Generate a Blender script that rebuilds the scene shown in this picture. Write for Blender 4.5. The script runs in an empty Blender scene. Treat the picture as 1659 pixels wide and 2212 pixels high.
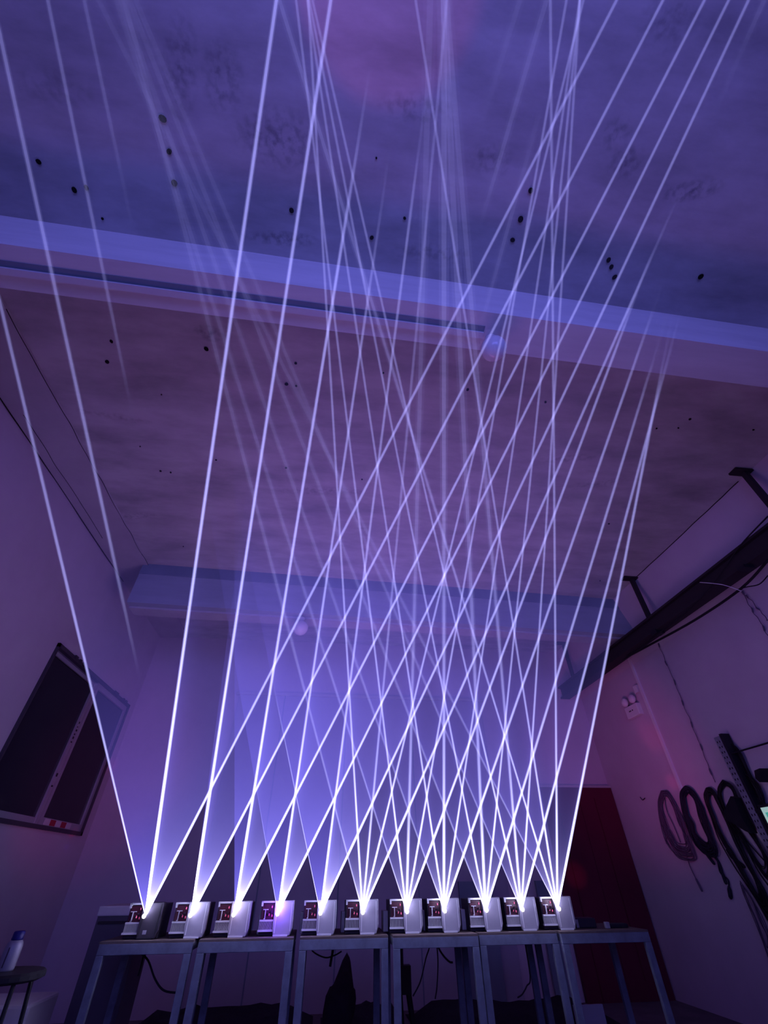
import bpy, bmesh, math, random
from mathutils import Vector, Matrix

random.seed(7)
C = bpy.context.scene.collection

# ------------------------------------------------------------------ camera
F = 898.0                       # focal length in pixels of the 1659x2212 frame
CX, CY = 829.5, 1106.0
EYE = Vector((0, 0, 1.45))
_up = Vector((820 - CX, 75 - CY, F)).normalized()
_dp = Vector((690 - CX, 1890 - CY, F))
_dp = (_dp - _up * _dp.dot(_up)).normalized()
_rt = _dp.cross(_up)
if _rt.x < 0: _rt = -_rt
ROT = Matrix((_rt, _dp, _up))   # camera (right, down, forward) -> world

cam_data = bpy.data.cameras.new('camera')
cam = bpy.data.objects.new('camera', cam_data)
C.objects.link(cam)
cam_data.sensor_fit = 'VERTICAL'
cam_data.sensor_height = 36.0
cam_data.sensor_width = 27.0
cam_data.lens = F / 2212.0 * 36.0
cam_data.clip_start = 0.02
r_ = ROT @ Vector((1, 0, 0)); u_ = -(ROT @ Vector((0, 1, 0))); b_ = -(ROT @ Vector((0, 0, 1)))
cam.matrix_world = Matrix(((r_.x, u_.x, b_.x, EYE.x), (r_.y, u_.y, b_.y, EYE.y), (r_.z, u_.z, b_.z, EYE.z), (0, 0, 0, 1)))
bpy.context.scene.camera = cam

def ray(x, y): return (ROT @ Vector((x - CX, y - CY, F))).normalized()
def at_x(x, y, X): d = ray(x, y); return EYE + d * (X / d.x)
def at_y(x, y, Y): d = ray(x, y); return EYE + d * (Y / d.y)
def at_z(x, y, Z): d = ray(x, y); return EYE + d * ((Z - EYE.z) / d.z)

# ------------------------------------------------------------------ light and exposure
sc = bpy.context.scene
sc.view_settings.view_transform = 'Standard'
sc.view_settings.look = 'None'
sc.view_settings.gamma = 1.0
sc.view_settings.exposure = 0.0
sc.view_settings.use_curve_mapping = False
sc.cycles.transparent_max_bounces = 160
sc.cycles.max_bounces = 4
sc.cycles.diffuse_bounces = 3
sc.cycles.use_adaptive_sampling = True
sc.cycles.adaptive_threshold = 0.04
sc.cycles.sample_clamp_indirect = 3.0

world = bpy.data.worlds.new('dark_room_air')
sc.world = world
world.use_nodes = True
world.node_tree.nodes['Background'].inputs[0].default_value = (0.02, 0.012, 0.06, 1)
world.node_tree.nodes['Background'].inputs[1].default_value = 1.0

def area(name, loc, target, sx, sy, col, power):
    d = bpy.data.lights.new(name, 'AREA'); d.shape = 'RECTANGLE'; d.size = sx; d.size_y = sy
    d.color = col; d.energy = power
    o = bpy.data.objects.new(name, d); C.objects.link(o); o.location = loc
    o.rotation_euler = (Vector(target) - Vector(loc)).to_track_quat('-Z', 'Y').to_euler()
    return o
def point(name, loc, rad, col, power, parent=None):
    d = bpy.data.lights.new(name, 'POINT'); d.shadow_soft_size = rad; d.color = col; d.energy = power
    o = bpy.data.objects.new(name, d); C.objects.link(o); o.location = loc
    if parent: o.parent = parent
    return o

VIO = (0.15, 0.19, 1.0)
# the beams land on the ceiling and wall behind the camera and glow there
area('beam_landing_glow', (0.2, -3.2, 3.3), (0.2, -1.2, 5.3), 5.0, 2.0, VIO, 84)
area('beam_landing_wall_glow', (0.2, -4.7, 3.6), (0.2, 6, 2.6), 6.0, 2.0, (0.25, 0.21, 1.0), 50)
# magenta spill of the lasers' own red diodes, thrown up from the table row
area('red_diode_spill', (0.6, 4.75, 1.35), (0.9, 3.9, 5.3), 4.2, 0.3, (1.0, 0.10, 0.62), 19)

area('beam_landing_ceiling_glow', (0.3, -1.9, 4.1), (0.4, -0.9, 5.33), 2.6, 1.2, (0.24, 0.21, 1.0), 13)
area('red_diode_spill_back', (0.4, 5.6, 1.6), (0.4, 8.97, 3.6), 4.4, 0.3, (1.0, 0.10, 0.50), 2.2)
def spot(name, loc, target, ang, blend, col, power, rad=.02):
    d = bpy.data.lights.new(name, 'SPOT'); d.spot_size = math.radians(ang); d.spot_blend = blend; d.color = col; d.energy = power; d.shadow_soft_size = rad
    o = bpy.data.objects.new(name, d); C.objects.link(o); o.location = loc
    o.rotation_euler = (Vector(target) - Vector(loc)).to_track_quat('-Z', 'Y').to_euler(); return o
RED = (1.0, 0.06, 0.35)
spot('red_reflection_and_fill', (2.45, 5.0, 1.45), (5.42, 8.0, 3.1), 52, 1.0, (1.0, 0.10, 0.50), 80)  # wide spot added to wash the right wall magenta
spot('red_reflection_and_fill', (-1.6, 5.0, 1.45), (-3.75, 8.4, 2.9), 50, 1.0, (1.0, 0.10, 0.52), 50)  # matching added magenta wash for the left wall and corner
spot('red_reflection_and_fill', (2.45, 5.0, 1.40), at_x(1405, 1590, 5.42), 8, 1.0, RED, 60)
spot('red_reflection_and_fill', (2.45, 5.0, 1.40), at_x(1452, 1690, 5.42), 4, 1.0, RED, 70)
spot('red_reflection_and_fill', (2.45, 5.0, 1.40), at_y(1243, 1890, 8.87), 6, 1.0, RED, 90)
spot('red_reflection_and_fill', (-1.3, 5.0, 1.30), at_x(236, 1655, -3.75), 3.4, 1.0, RED, 60)
spot('red_reflection_and_fill', (-1.3, 5.0, 1.30), at_x(158, 1798, -3.75), 2.0, .6, (1.0, 0.05, 0.25), 90)
spot('stray_blue_reflection', (-1.3, 5.0, 1.30), at_x(143, 1830, -3.75), 1.2, .5, (0.15, 0.05, 1.0), 90)
spot('red_reflection_and_fill', (-0.4, -0.6, 1.9), (0.02, -0.25, 5.33), 20, .4, (1.0, 0.14, 0.45), 46)  # added spot that paints a pink patch on the near ceiling; source unseen

# ------------------------------------------------------------------ materials
def mat(name, rgb, rough=0.75, metal=0.0, noise=0.0, scale=6.0, stretch=None, bump=0.0, emit=None, estr=0.0, spec=0.3):
    m = bpy.data.materials.new(name); m.use_nodes = True
    nt = m.node_tree; b = nt.nodes['Principled BSDF']
    b.inputs['Base Color'].default_value = (*rgb, 1)
    b.inputs['Roughness'].default_value = rough
    b.inputs['Metallic'].default_value = metal
    b.inputs['Specular IOR Level'].default_value = spec
    if emit:
        b.inputs['Emission Color'].default_value = (*emit, 1)
        b.inputs['Emission Strength'].default_value = estr
    if noise or bump:
        tc = nt.nodes.new('ShaderNodeTexCoord'); mp = nt.nodes.new('ShaderNodeMapping')
        if stretch: mp.inputs['Scale'].default_value = stretch
        nt.links.new(tc.outputs['Object'], mp.inputs[0])
        n = nt.nodes.new('ShaderNodeTexNoise'); n.inputs['Scale'].default_value = scale
        n.inputs['Detail'].default_value = 6; n.inputs['Roughness'].default_value = 0.62
        nt.links.new(mp.outputs[0], n.inputs['Vector'])
        if noise:
            rp = nt.nodes.new('ShaderNodeValToRGB')
            rp.color_ramp.elements[0].position = 0.30; rp.color_ramp.elements[1].position = 0.62
            k = 1 - noise
            rp.color_ramp.elements[0].color = (rgb[0] * k, rgb[1] * k, rgb[2] * k, 1)
            rp.color_ramp.elements[1].color = (*rgb, 1)
            nt.links.new(n.outputs['Fac'], rp.inputs[0]); nt.links.new(rp.outputs[0], b.inputs['Base Color'])
        if bump:
            bp = nt.nodes.new('ShaderNodeBump'); bp.inputs['Strength'].default_value = bump
            bp.inputs['Distance'].default_value = 0.02
            nt.links.new(n.outputs['Fac'], bp.inputs['Height']); nt.links.new(bp.outputs[0], b.inputs['Normal'])
    return m

M = dict(
    ceiling=mat('limewashed_slab', (0.58, 0.57, 0.59), 0.9, noise=0.42, scale=1.5, stretch=(0.55, 1.6, 1), bump=0.25),
    beamface=mat('painted_concrete', (0.78, 0.77, 0.80), 0.85, noise=0.12, scale=2.5, stretch=(0.4, 3, 3), bump=0.2),
    wall=mat('plaster_wall', (0.58, 0.50, 0.60), 0.9, noise=0.10, scale=1.2, bump=0.1),
    floor=mat('concrete_floor', (0.16, 0.15, 0.17), 0.8, noise=0.3, scale=3),
    trim=mat('cornice_plaster', (0.50, 0.48, 0.52), 0.9, noise=0.15, scale=2),
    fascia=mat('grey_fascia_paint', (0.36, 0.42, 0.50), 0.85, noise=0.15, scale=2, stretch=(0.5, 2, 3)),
    fascia_dark=mat('fascia_shade_and_dark_board', (0.20, 0.26, 0.34), 0.85, noise=0.15, scale=2),  # darker grey: painted shade on beam and trunking; own colour of boards and seams
    panel=mat('grey_shutter_paint', (0.40, 0.38, 0.48), 0.7, noise=0.08, scale=2),
    panel_dark=mat('dull_cabinet_paint', (0.10, 0.09, 0.12), 0.8),
    red=mat('maroon_door_paint', (0.13, 0.010, 0.035), 0.55, noise=0.15, scale=3),
    red_dark=mat('maroon_seam', (0.10, 0.006, 0.02), 0.6),
    glass=mat('night_glass', (0.004, 0.004, 0.006), 0.08, spec=0.5),
    alu=mat('aluminium_frame', (0.42, 0.42, 0.46), 0.45, 0.4),
    darkframe=mat('dark_frame', (0.06, 0.05, 0.07), 0.5),
    white=mat('white_plastic', (0.72, 0.72, 0.76), 0.5),
    globe=mat('opal_globe', (0.80, 0.80, 0.86), 0.18, spec=0.6),
    steel=mat('grey_painted_steel', (0.14, 0.16, 0.23), 0.55, 0.2, noise=0.35, scale=9, bump=0.15),
    board=mat('worn_table_board', (0.10, 0.075, 0.075), 0.8, noise=0.35, scale=6, stretch=(1, 5, 1)),
    rail=mat('dark_rail_steel', (0.035, 0.03, 0.035), 0.7, 0.2),
    black=mat('black_rubber', (0.010, 0.010, 0.014), 0.6),
    blackm=mat('black_metal', (0.02, 0.02, 0.028), 0.5, 0.3),
    navy=mat('navy_cable', (0.012, 0.012, 0.03), 0.6),
    greycable=mat('grey_cable', (0.11, 0.085, 0.14), 0.7),
    cover=mat('laser_side_cover', (0.28, 0.27, 0.33), 0.45, 0.3, noise=0.12, scale=9),
    chassis=mat('laser_chassis', (0.035, 0.03, 0.045), 0.5, 0.3),
    bay=mat('red_lit_circuit_board', (0.05, 0.008, 0.02), 0.4),  # red glow inside the bay is put into the base colour
    hardware=mat('bare_aluminium', (0.55, 0.55, 0.60), 0.35, 0.3),
    perforated=mat('slotted_steel', (0.32, 0.32, 0.40), 0.5, 0.4, noise=0.3, scale=20),
    hole=mat('dark_hole', (0.003, 0.003, 0.004), 0.9),
    tapered=mat('tape_red', (0.35, 0.01, 0.03), 0.5),
    tapewhite=mat('tape_white', (0.6, 0.58, 0.62), 0.5),
    blue=mat('blue_cap', (0.01, 0.008, 0.12), 0.4),
    cloth=mat('dark_sack_cloth', (0.018, 0.016, 0.03), 0.95, noise=0.4, scale=14, bump=0.5),
    screen=mat('lit_screen', (0.5, 0.6, 0.55), 0.3, emit=(0.45, 0.72, 0.62), estr=0.55),
    screen_green=mat('lit_screen_green', (0.1, 0.5, 0.4), 0.3, emit=(0.08, 0.55, 0.42), estr=0.5),
    lens=mat('laser_aperture_light', (1, 1, 1), 0.3, emit=(1.0, 0.95, 1.0), estr=6),
    lens_red=mat('red_diode_light', (1, 0.2, 0.3), 0.3, emit=(1.0, 0.10, 0.30), estr=0.15),
)

def beam_material(name, kind):
    """light scattered by haze: see-through, adds emission that falls with the distance travelled"""
    m = bpy.data.materials.new(name); m.use_nodes = True
    nt = m.node_tree; N = nt.nodes; L = nt.links
    for n in list(N): N.remove(n)
    out = N.new('ShaderNodeOutputMaterial'); add = N.new('ShaderNodeAddShader')
    tr = N.new('ShaderNodeBsdfTransparent')
    L.new(tr.outputs[0], add.inputs[0]); L.new(add.outputs[0], out.inputs[0])
    a1 = N.new('ShaderNodeAttribute'); a1.attribute_name = 'travel'
    a2 = N.new('ShaderNodeAttribute'); a2.attribute_name = 'haze'
    def math_(op, a, b=None):
        n = N.new('ShaderNodeMath'); n.operation = op
        for i, v in enumerate((a, b)):
            if v is None: continue
            if isinstance(v, (int, float)): n.inputs[i].default_value = v
            else: L.new(v, n.inputs[i])
        return n.outputs[0]
    T = math_('ADD', a1.outputs['Fac'], 0.05)
    if kind == 'sheet':
        c1, c2 = (0.19, 0.16, 1.0, 1), (0.85, 0.80, 1.0, 1)
        s1 = math_('MULTIPLY', math_('DIVIDE', SHEET_K, math_('POWER', math_('ADD', T, 0.25), 0.8)), math_('EXPONENT', math_('MULTIPLY', T, -0.36)))
        a3 = N.new('ShaderNodeAttribute'); a3.attribute_name = 'whiteness'
        s2 = math_('DIVIDE', math_('MULTIPLY', SHEET_W, a3.outputs['Fac']), math_('POWER', math_('ADD', T, 0.10), 3.0))
    else:
        c1, c2 = (0.27, 0.26, 1.0, 1), (0.82, 0.80, 1.0, 1)
        k1, k2 = (BEAM_K, BEAM_W) if kind == 'core' else (BEAM_K * 0.42, BEAM_W * 0.35)
        s1 = math_('DIVIDE', k1, math_('POWER', math_('ADD', T, 0.3), 1.35))
        s2 = math_('DIVIDE', k2, math_('POWER', math_('ADD', T, 0.45), 2.4))
    def em(c, s):
        e = N.new('ShaderNodeEmission'); e.inputs[0].default_value = c
        L.new(math_('MULTIPLY', s, a2.outputs['Fac']), e.inputs[1]); return e
    e1, e2 = em(c1, s1), em(c2, s2)
    ad2 = N.new('ShaderNodeAddShader'); L.new(e1.outputs[0], ad2.inputs[0]); L.new(e2.outputs[0], ad2.inputs[1])
    L.new(ad2.outputs[0], add.inputs[1])
    m.cycles.emission_sampling = 'NONE'
    return m
SHEET_K, SHEET_W, BEAM_K, BEAM_W = 1.02, 0.13, 1.08, 2.4
M['sheet'] = beam_material('laser_lit_haze_sheet', 'sheet')
M['core'] = beam_material('laser_beam_core', 'core')
M['halo'] = beam_material('laser_beam_halo', 'halo')

# ------------------------------------------------------------------ mesh helpers
def obj(name, bm, m, parent=None, smooth=False, bevel=0.0):
    me = bpy.data.meshes.new(name)
    bmesh.ops.recalc_face_normals(bm, faces=bm.faces)
    bm.to_mesh(me); bm.free()
    if m: me.materials.append(m)
    if smooth:
        for p in me.polygons: p.use_smooth = True
    o = bpy.data.objects.new(name, me); C.objects.link(o)
    if parent: o.parent = parent
    if bevel:
        b = o.modifiers.new('edge', 'BEVEL'); b.width = bevel; b.segments = 2; b.limit_method = 'ANGLE'
    return o
def tag(o, label=None, cat=None, group=None, kind=None):
    if label: o['label'] = label
    if cat: o['category'] = cat
    if group: o['group'] = group
    if kind: o['kind'] = kind
    return o
def thing(name, label, cat, loc=(0, 0, 0), group=None):
    o = bpy.data.objects.new(name, None); C.objects.link(o); o.location = loc
    o.empty_display_size = 0.1
    return tag(o, label, cat, group)
def box(bm, x0, x1, y0, y1, z0, z1):
    vs = [bm.verts.new(p) for p in ((x0, y0, z0), (x1, y0, z0), (x1, y1, z0), (x0, y1, z0), (x0, y0, z1), (x1, y0, z1), (x1, y1, z1), (x0, y1, z1))]
    for f in ((0, 3, 2, 1), (4, 5, 6, 7), (0, 1, 5, 4), (1, 2, 6, 5), (2, 3, 7, 6), (3, 0, 4, 7)):
        bm.faces.new([vs[i] for i in f])
    return bm
def boxes(*bs):
    bm = bmesh.new()
    for b in bs: box(bm, *b)
    return bm
def prism(bm, poly, axis, a, b):
    """polygon of 2-tuples pushed along an axis from a to b"""
    def P(p, t):
        return {'x': (t, p[0], p[1]), 'y': (p[0], t, p[1]), 'z': (p[0], p[1], t)}[axis]
    A = [bm.verts.new(P(p, a)) for p in poly]; B = [bm.verts.new(P(p, b)) for p in poly]
    bm.faces.new(A); bm.faces.new(B[::-1])
    n = len(poly)
    for i in range(n): bm.faces.new((A[i], A[(i + 1) % n], B[(i + 1) % n], B[i]))
    return bm
def tube(bm, pts, r, seg=7, closed=False):
    pts = [Vector(p) for p in pts]; n = len(pts); rings = []
    ref = Vector((0.31, 0.17, 0.93))
    for i, p in enumerate(pts):
        if closed: t = pts[(i + 1) % n] - pts[i - 1]
        else: t = pts[min(i + 1, n - 1)] - pts[max(i - 1, 0)]
        t.normalize()
        a = t.cross(ref)
        if a.length < 0.1: a = t.cross(Vector((1, 0, 0)))
        a.normalize(); b = t.cross(a)
        rr = r[i] if isinstance(r, (list, tuple)) else r
        rings.append([bm.verts.new(p + (a * math.cos(k * 2 * math.pi / seg) + b * math.sin(k * 2 * math.pi / seg)) * rr) for k in range(seg)])
    m = n if closed else n - 1
    for i in range(m):
        A, B = rings[i], rings[(i + 1) % n]
        for k in range(seg): bm.faces.new((A[k], A[(k + 1) % seg], B[(k + 1) % seg], B[k]))
    if not closed:
        bm.faces.new(rings[0][::-1]); bm.faces.new(rings[-1])
    return rings
def smooth_pts(pts, sub=6):
    """Catmull-Rom through the points"""
    P = [Vector(p) for p in pts]; P = [P[0]] + P + [P[-1]]; out = []
    for i in range(1, len(P) - 2):
        for s in range(sub):
            t = s / sub
            out.append(0.5 * ((2 * P[i]) + (P[i + 1] - P[i - 1]) * t + (2 * P[i - 1] - 5 * P[i] + 4 * P[i + 1] - P[i + 2]) * t * t + (3 * P[i] - P[i - 1] - 3 * P[i + 1] + P[i + 2]) * t ** 3))
    out.append(P[-2]); return out
def lathe(bm, prof, seg=24, c=(0, 0, 0)):
    rings = []
    for r, z in prof:
        rings.append([bm.verts.new((c[0] + max(r, 1e-4) * math.cos(k * 2 * math.pi / seg), c[1] + max(r, 1e-4) * math.sin(k * 2 * math.pi / seg), c[2] + z)) for k in range(seg)])
    for A, B in zip(rings, rings[1:]):
        for k in range(seg): bm.faces.new((A[k], A[(k + 1) % seg], B[(k + 1) % seg], B[k]))
    bm.faces.new(rings[0][::-1]); bm.faces.new(rings[-1])
    return bm

# ------------------------------------------------------------------ the room
XL, XR, YB, YF, ZC = -3.75, 5.42, 8.97, -5.2, 5.33
def struct(name, bm, m, label, parent=None, cat='wall', **k):
    o = obj(name, bm, m, parent, **k)
    if not parent: tag(o, label, cat, kind='structure')
    return o
T = 0.2
struct('floor', boxes((XL - T, XR + T, YF - T, YB + T, -0.2, 0)), M['floor'], 'dark concrete workshop floor behind the tables', cat='floor')
ceil = struct('ceiling', boxes((XL - T, XR + T, YF - T, YB + T, ZC, ZC + 0.2)), M['ceiling'], 'stained limewashed concrete ceiling with small black holes', cat='ceiling')
struct('wall_back', boxes((XL, XR, YB, YB + T, 0, ZC)), M['wall'], 'plastered wall behind the laser fans')
struct('wall_right', boxes((XR, XR + T, YF, YB + T, 0, ZC)), M['wall'], 'plastered right wall hung with cable coils')
struct('wall_front', boxes((XL, XR, YF - T, YF, 0, ZC)), M['wall'], 'plastered wall behind the viewer')
# left wall with the window opening
wy0, wy1, wz0, wz1 = 5.90, 8.68, 1.93, 3.85
struct('wall_left', boxes((XL - T, XL, YF, wy0, 0, ZC), (XL - T, XL, wy1, YB + T, 0, ZC), (XL - T, XL, wy0, wy1, 0, wz0), (XL - T, XL, wy0, wy1, wz1, ZC)), M['wall'], 'plastered left wall around the dark window')
struct('trim_1', boxes((XL, -3.16, YF, YB, ZC - 0.025, ZC)), M['trim'], 'plaster band along the ceiling above the window wall', cat='trim')
zb = 4.42
bm = bmesh.new(); prism(bm, [(5.13, ZC), (XR, ZC), (XR, 4.30)], 'y', YF, YB)
struct('trim_2', bm, M['wall'], 'sloping plaster haunch along the top of the right wall behind the dark rail', cat='trim')
# near downstand beam
bm = bmesh.new()
def slab4(bm, y0l, y0r, w, z0, z1, x0=XL, x1=XR):
    vs = [bm.verts.new(p) for p in ((x0, y0l, z0), (x1, y0r, z0), (x1, y0r + w, z0), (x0, y0l + w, z0), (x0, y0l, z1), (x1, y0r, z1), (x1, y0r + w, z1), (x0, y0l + w, z1))]
    for f in ((0, 3, 2, 1), (4, 5, 6, 7), (0, 1, 5, 4), (1, 2, 6, 5), (2, 3, 7, 6), (3, 0, 4, 7)):
        bm.faces.new([vs[i] for i in f])
NBZ = 4.80
def nby(x): return 1.315 + 0.020 * x
slab4(bm, nby(XL), nby(XR), 0.315, NBZ, ZC)
struct('ceiling_beam', bm, M['beamface'], 'pale concrete beam crossing the ceiling, nearest the viewer', cat='beam')
bm = bmesh.new(); slab4(bm, 6.14, 6.46, 0.24, 4.63, 5.14, x0=-3.24)
fb = struct('ceiling_beam', bm, M['fascia'], 'grey boxed beam crossing the ceiling near the back wall', cat='beam')
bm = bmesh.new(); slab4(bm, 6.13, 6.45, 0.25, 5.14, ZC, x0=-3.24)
obj('top_shade_strip', bm, M['fascia_dark'], fb)  # shadow at the head of the beam, put in as a darker strip
bm = bmesh.new(); slab4(bm, 6.27, 6.59, 0.25, 4.60, 4.63, x0=-3.24)
obj('bottom_board', bm, M['trim'], fb)

# holes drilled in the ceiling (children of the ceiling slab)
holes = [(84, 349, 8), (161, 410, 10), (187, 405, 9), (352, 256, 13), (366, 327, 10), (377, 395, 11), (630, 454, 9), (803, 513, 10), (874, 471, 7), (1146, 411, 9),
         (1124, 473, 11), (1107, 518, 11), (1314, 561, 9), (1320, 576, 9), (1327, 598, 9), (1513, 597, 9), (222, 472, 4), (813, 341, 4),
         (241, 737, 8), (232, 781, 8), (446, 753, 9), (1010, 841, 7), (619, 829, 8), (640, 833, 5), (639, 784, 6), (347, 1017, 5), (369, 1020, 5), (303, 964, 3), (349, 852, 3),
         (467, 993, 4), (618, 1010, 5), (1178, 868, 5), (1490, 905, 5), (1465, 924, 4), (1418, 925, 4), (1627, 928, 4), (1315, 1131, 4), (1296, 1254, 3), (782, 1035, 4), (828, 805, 4), (396, 1180, 3)]
for hx, hy, hs in holes:
    p = at_z(hx, hy, ZC); r = hs * 0.5 * (p - EYE).length / F * 0.95
    bm = bmesh.new()
    bmesh.ops.create_cone(bm, cap_ends=True, segments=9, radius1=r * random.uniform(.8, 1.1), radius2=r * 0.8, depth=0.012,
                          matrix=Matrix.Translation((p.x, p.y, ZC - 0.003)) @ Matrix.Rotation(random.random() * 3, 4, 'Z') @ Matrix.Diagonal((1.0, random.uniform(0.75, 1.0), 1, 1)))
    obj('drill_hole', bm, M['hole'], ceil)
# stains on the ceiling: irregular dark smudges
smudge = mat('soot_smudge', (0.12, 0.12, 0.15), 0.95, noise=0.5, scale=14)
nt = smudge.node_tree; b = nt.nodes['Principled BSDF']
tc = nt.nodes.new('ShaderNodeTexCoord'); no = nt.nodes.new('ShaderNodeTexNoise'); no.inputs['Scale'].default_value = 22; no.inputs['Detail'].default_value = 5
at_ = nt.nodes.new('ShaderNodeAttribute'); at_.attribute_name = 'rim'
ml = nt.nodes.new('ShaderNodeMath'); ml.operation = 'MULTIPLY'
rm = nt.nodes.new('ShaderNodeMapRange'); rm.inputs[1].default_value = 0.42; rm.inputs[2].default_value = 0.66; rm.inputs[4].default_value = 0.42
nt.links.new(tc.outputs['Object'], no.inputs['Vector']); nt.links.new(no.outputs['Fac'], rm.inputs[0])
nt.links.new(rm.outputs[0], ml.inputs[0]); nt.links.new(at_.outputs['Fac'], ml.inputs[1]); nt.links.new(ml.outputs[0], b.inputs['Alpha'])
for sx, sy, rx, ry, rot, k in ((1495, 412, .17, .05, -.25, 1), (610, 515, .22, .04, -.05, 1), (600, 300, .22, .13, 0, .8), (480, 170, .10, .14, .2, .7), (1350, 350, .10, .08, 0, .7), (1060, 345, .14, .07, 0, .6),
                            (1330, 290, .08, .07, 0, .7), (1440, 50, .14, .10, 0, .5), (900, 235, .2, .06, 0, .6), (390, 150, .08, .2, .3, .7), (290, 1115, .3, .05, -.2, .6), (250, 900, .3, .04, .1, .5),
                            (450, 720, .12, .06, 0, .9), (930, 545, .25, .05, -.1, .6), (120, 190, .2, .07, 0, .5), (1230, 990, .3, .05, -.2, .6), (700, 1060, .5, .06, -.1, .5), (1290, 1045, .3, .06, -.3, .5)):
    p = at_z(sx, sy, ZC); bm = bmesh.new(); ly = bm.verts.layers.float.new('rim')
    rings = []
    for q in range(6):
        f = q / 5; rg = []
        for a in range(24):
            an = a * math.pi / 12
            x, y = rx * 1.5 * f * math.cos(an), ry * 1.5 * f * math.sin(an)
            v = bm.verts.new((p.x + x * math.cos(rot) - y * math.sin(rot), p.y + x * math.sin(rot) + y * math.cos(rot), ZC - 0.002)); v[ly] = (1 - f) ** 0.7 * k
            rg.append(v)
        rings.append(rg)
    for A, B in zip(rings, rings[1:]):
        for a in range(24): bm.faces.new((A[a], A[(a + 1) % 24], B[(a + 1) % 24], B[a]))
    obj('soot_stain', bm, smudge, ceil)
# fine plaster cracks along the cornice seams
def crack(name, pts, r, m=M['hole']):
    bm = bmesh.new(); tube(bm, smooth_pts(pts, 4), r, 5); return obj(name, bm, m, ceil)
rnd = lambda s: random.uniform(-s, s)
crack('crack', [(-3.16 + rnd(.008), 2.0 + i * 0.22, ZC - 0.025 + rnd(.002)) for i in range(20)], 0.0035)
crack('crack', [(5.125 + rnd(.006), 3.3 + i * 0.15, ZC - 0.004) for i in range(17)], 0.006)
crack('crack', [(XL + 0.012, 2.7 + i * 0.25, ZC - 0.03 + rnd(.006)) for i in range(17)], 0.006)
crack('crack', [(XL + 0.14 + rnd(.01), 3.2 + i * 0.25, ZC - 0.026) for i in range(10)], 0.0035)

# ------------------------------------------------------------------ window on the left wall
win = struct('window_1', boxes((XL - .03, XL + .035, wy0, wy1, wz1 - .05, wz1), (XL - .03, XL + .035, wy0, wy1, wz0, wz0 + .045),
                               (XL - .03, XL + .035, wy0, wy0 + .03, wz0, wz1), (XL - .03, XL + .035, wy1 - .05, wy1, wz0, wz1)), M['darkframe'],
             'dark sliding window with aluminium stile in the left wall', cat='window')
obj('sash', boxes((XL - .045, XL + .01, 7.33, 7.40, wz0 + .045, wz1 - .05), (XL - .045, XL + .01, 8.57, 8.63, wz0 + .045, wz1 - .05),
                  (XL - .045, XL + .01, 7.4, 8.57, wz1 - .13, wz1 - .05), (XL - .045, XL + .01, 7.4, 8.57, wz0 + .045, wz0 + .13)), M['alu'], win)
obj('sash', boxes((XL + .0, XL + .03, 7.20, 7.27, wz0 + .045, wz1 - .10), (XL - .01, XL + .02, 5.93, 7.2, wz0 + .045, wz0 + .11), (XL - .01, XL + .02, 5.93, 7.2, wz1 - .15, wz1 - .10)), M['alu'], win)
obj('pane', boxes((XL - .025, XL - .018, 7.4, 8.57, wz0 + .13, wz1 - .13)), M['glass'], win)
obj('pane', boxes((XL - .005, XL + .002, 5.93, 7.2, wz0 + .11, wz1 - .15)), M['glass'], win)
bm = bmesh.new()
for z in [2.92 + i * 0.05 for i in range(6)]: box(bm, XL + .03, XL + .033, 7.215, 7.245 + rnd(.01), z, z + random.uniform(.012, .03))
for z in (2.52, 2.50, 2.38): box(bm, XL + .03, XL + .033, 7.21, 7.25, z, z + .02)
obj('frame_marks', bm, M['black'], win)
for k, y in enumerate((7.46, 7.62, 7.78, 7.94, 8.10)):
    obj('tape_square', boxes((XL + .01, XL + .013, y, y + .15, wz0 + .055, wz0 + .12)), M['tapered'] if k in (1, 3) else M['tapewhite'], win)
bm = bmesh.new()
for y in (6.35, 6.5, 6.62, 7.9, 7.98, 8.3, 8.42): box(bm, XL + .03, XL + .05, y, y + random.uniform(.04, .09), wz1 - .03, wz1 + .012)
obj('latch', bm, M['darkframe'], win)

# ------------------------------------------------------------------ back wall
sh = struct('door_2', boxes((-1.84, 3.1, YB - .05, YB + .01, 0, 4.17)), M['panel'], 'tall grey shutter on the back wall behind the laser fans', cat='door')
obj('head_rail', boxes((-1.90, 3.16, YB - .08, YB, 4.17, 4.22)), M['trim'], sh)
bm = bmesh.new()
for x in (-0.95, 0.3, 1.6): box(bm, x, x + .02, YB - .056, YB - .049, 0, 4.17)
obj('seam', bm, M['fascia_dark'], sh)
rd = struct('door_1', boxes((4.02, 4.70, YB - .10, YB - .03, 0, 2.66), (4.705, 5.40, YB - .10, YB - .03, 0, 2.66)), M['red'], 'dark red double door in the right corner of the back wall', cat='door')
obj('door_seam', boxes((4.26, 4.275, YB - .108, YB - .10, 0, 2.6), (5.0, 5.015, YB - .108, YB - .10, 0.2, 2.5)), M['red_dark'], rd)
struct('trim_3', boxes((3.99, XR, YB - .09, YB, 2.66, 2.70)), M['trim'], 'thin grey lintel over the dark red door', cat='trim')

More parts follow.
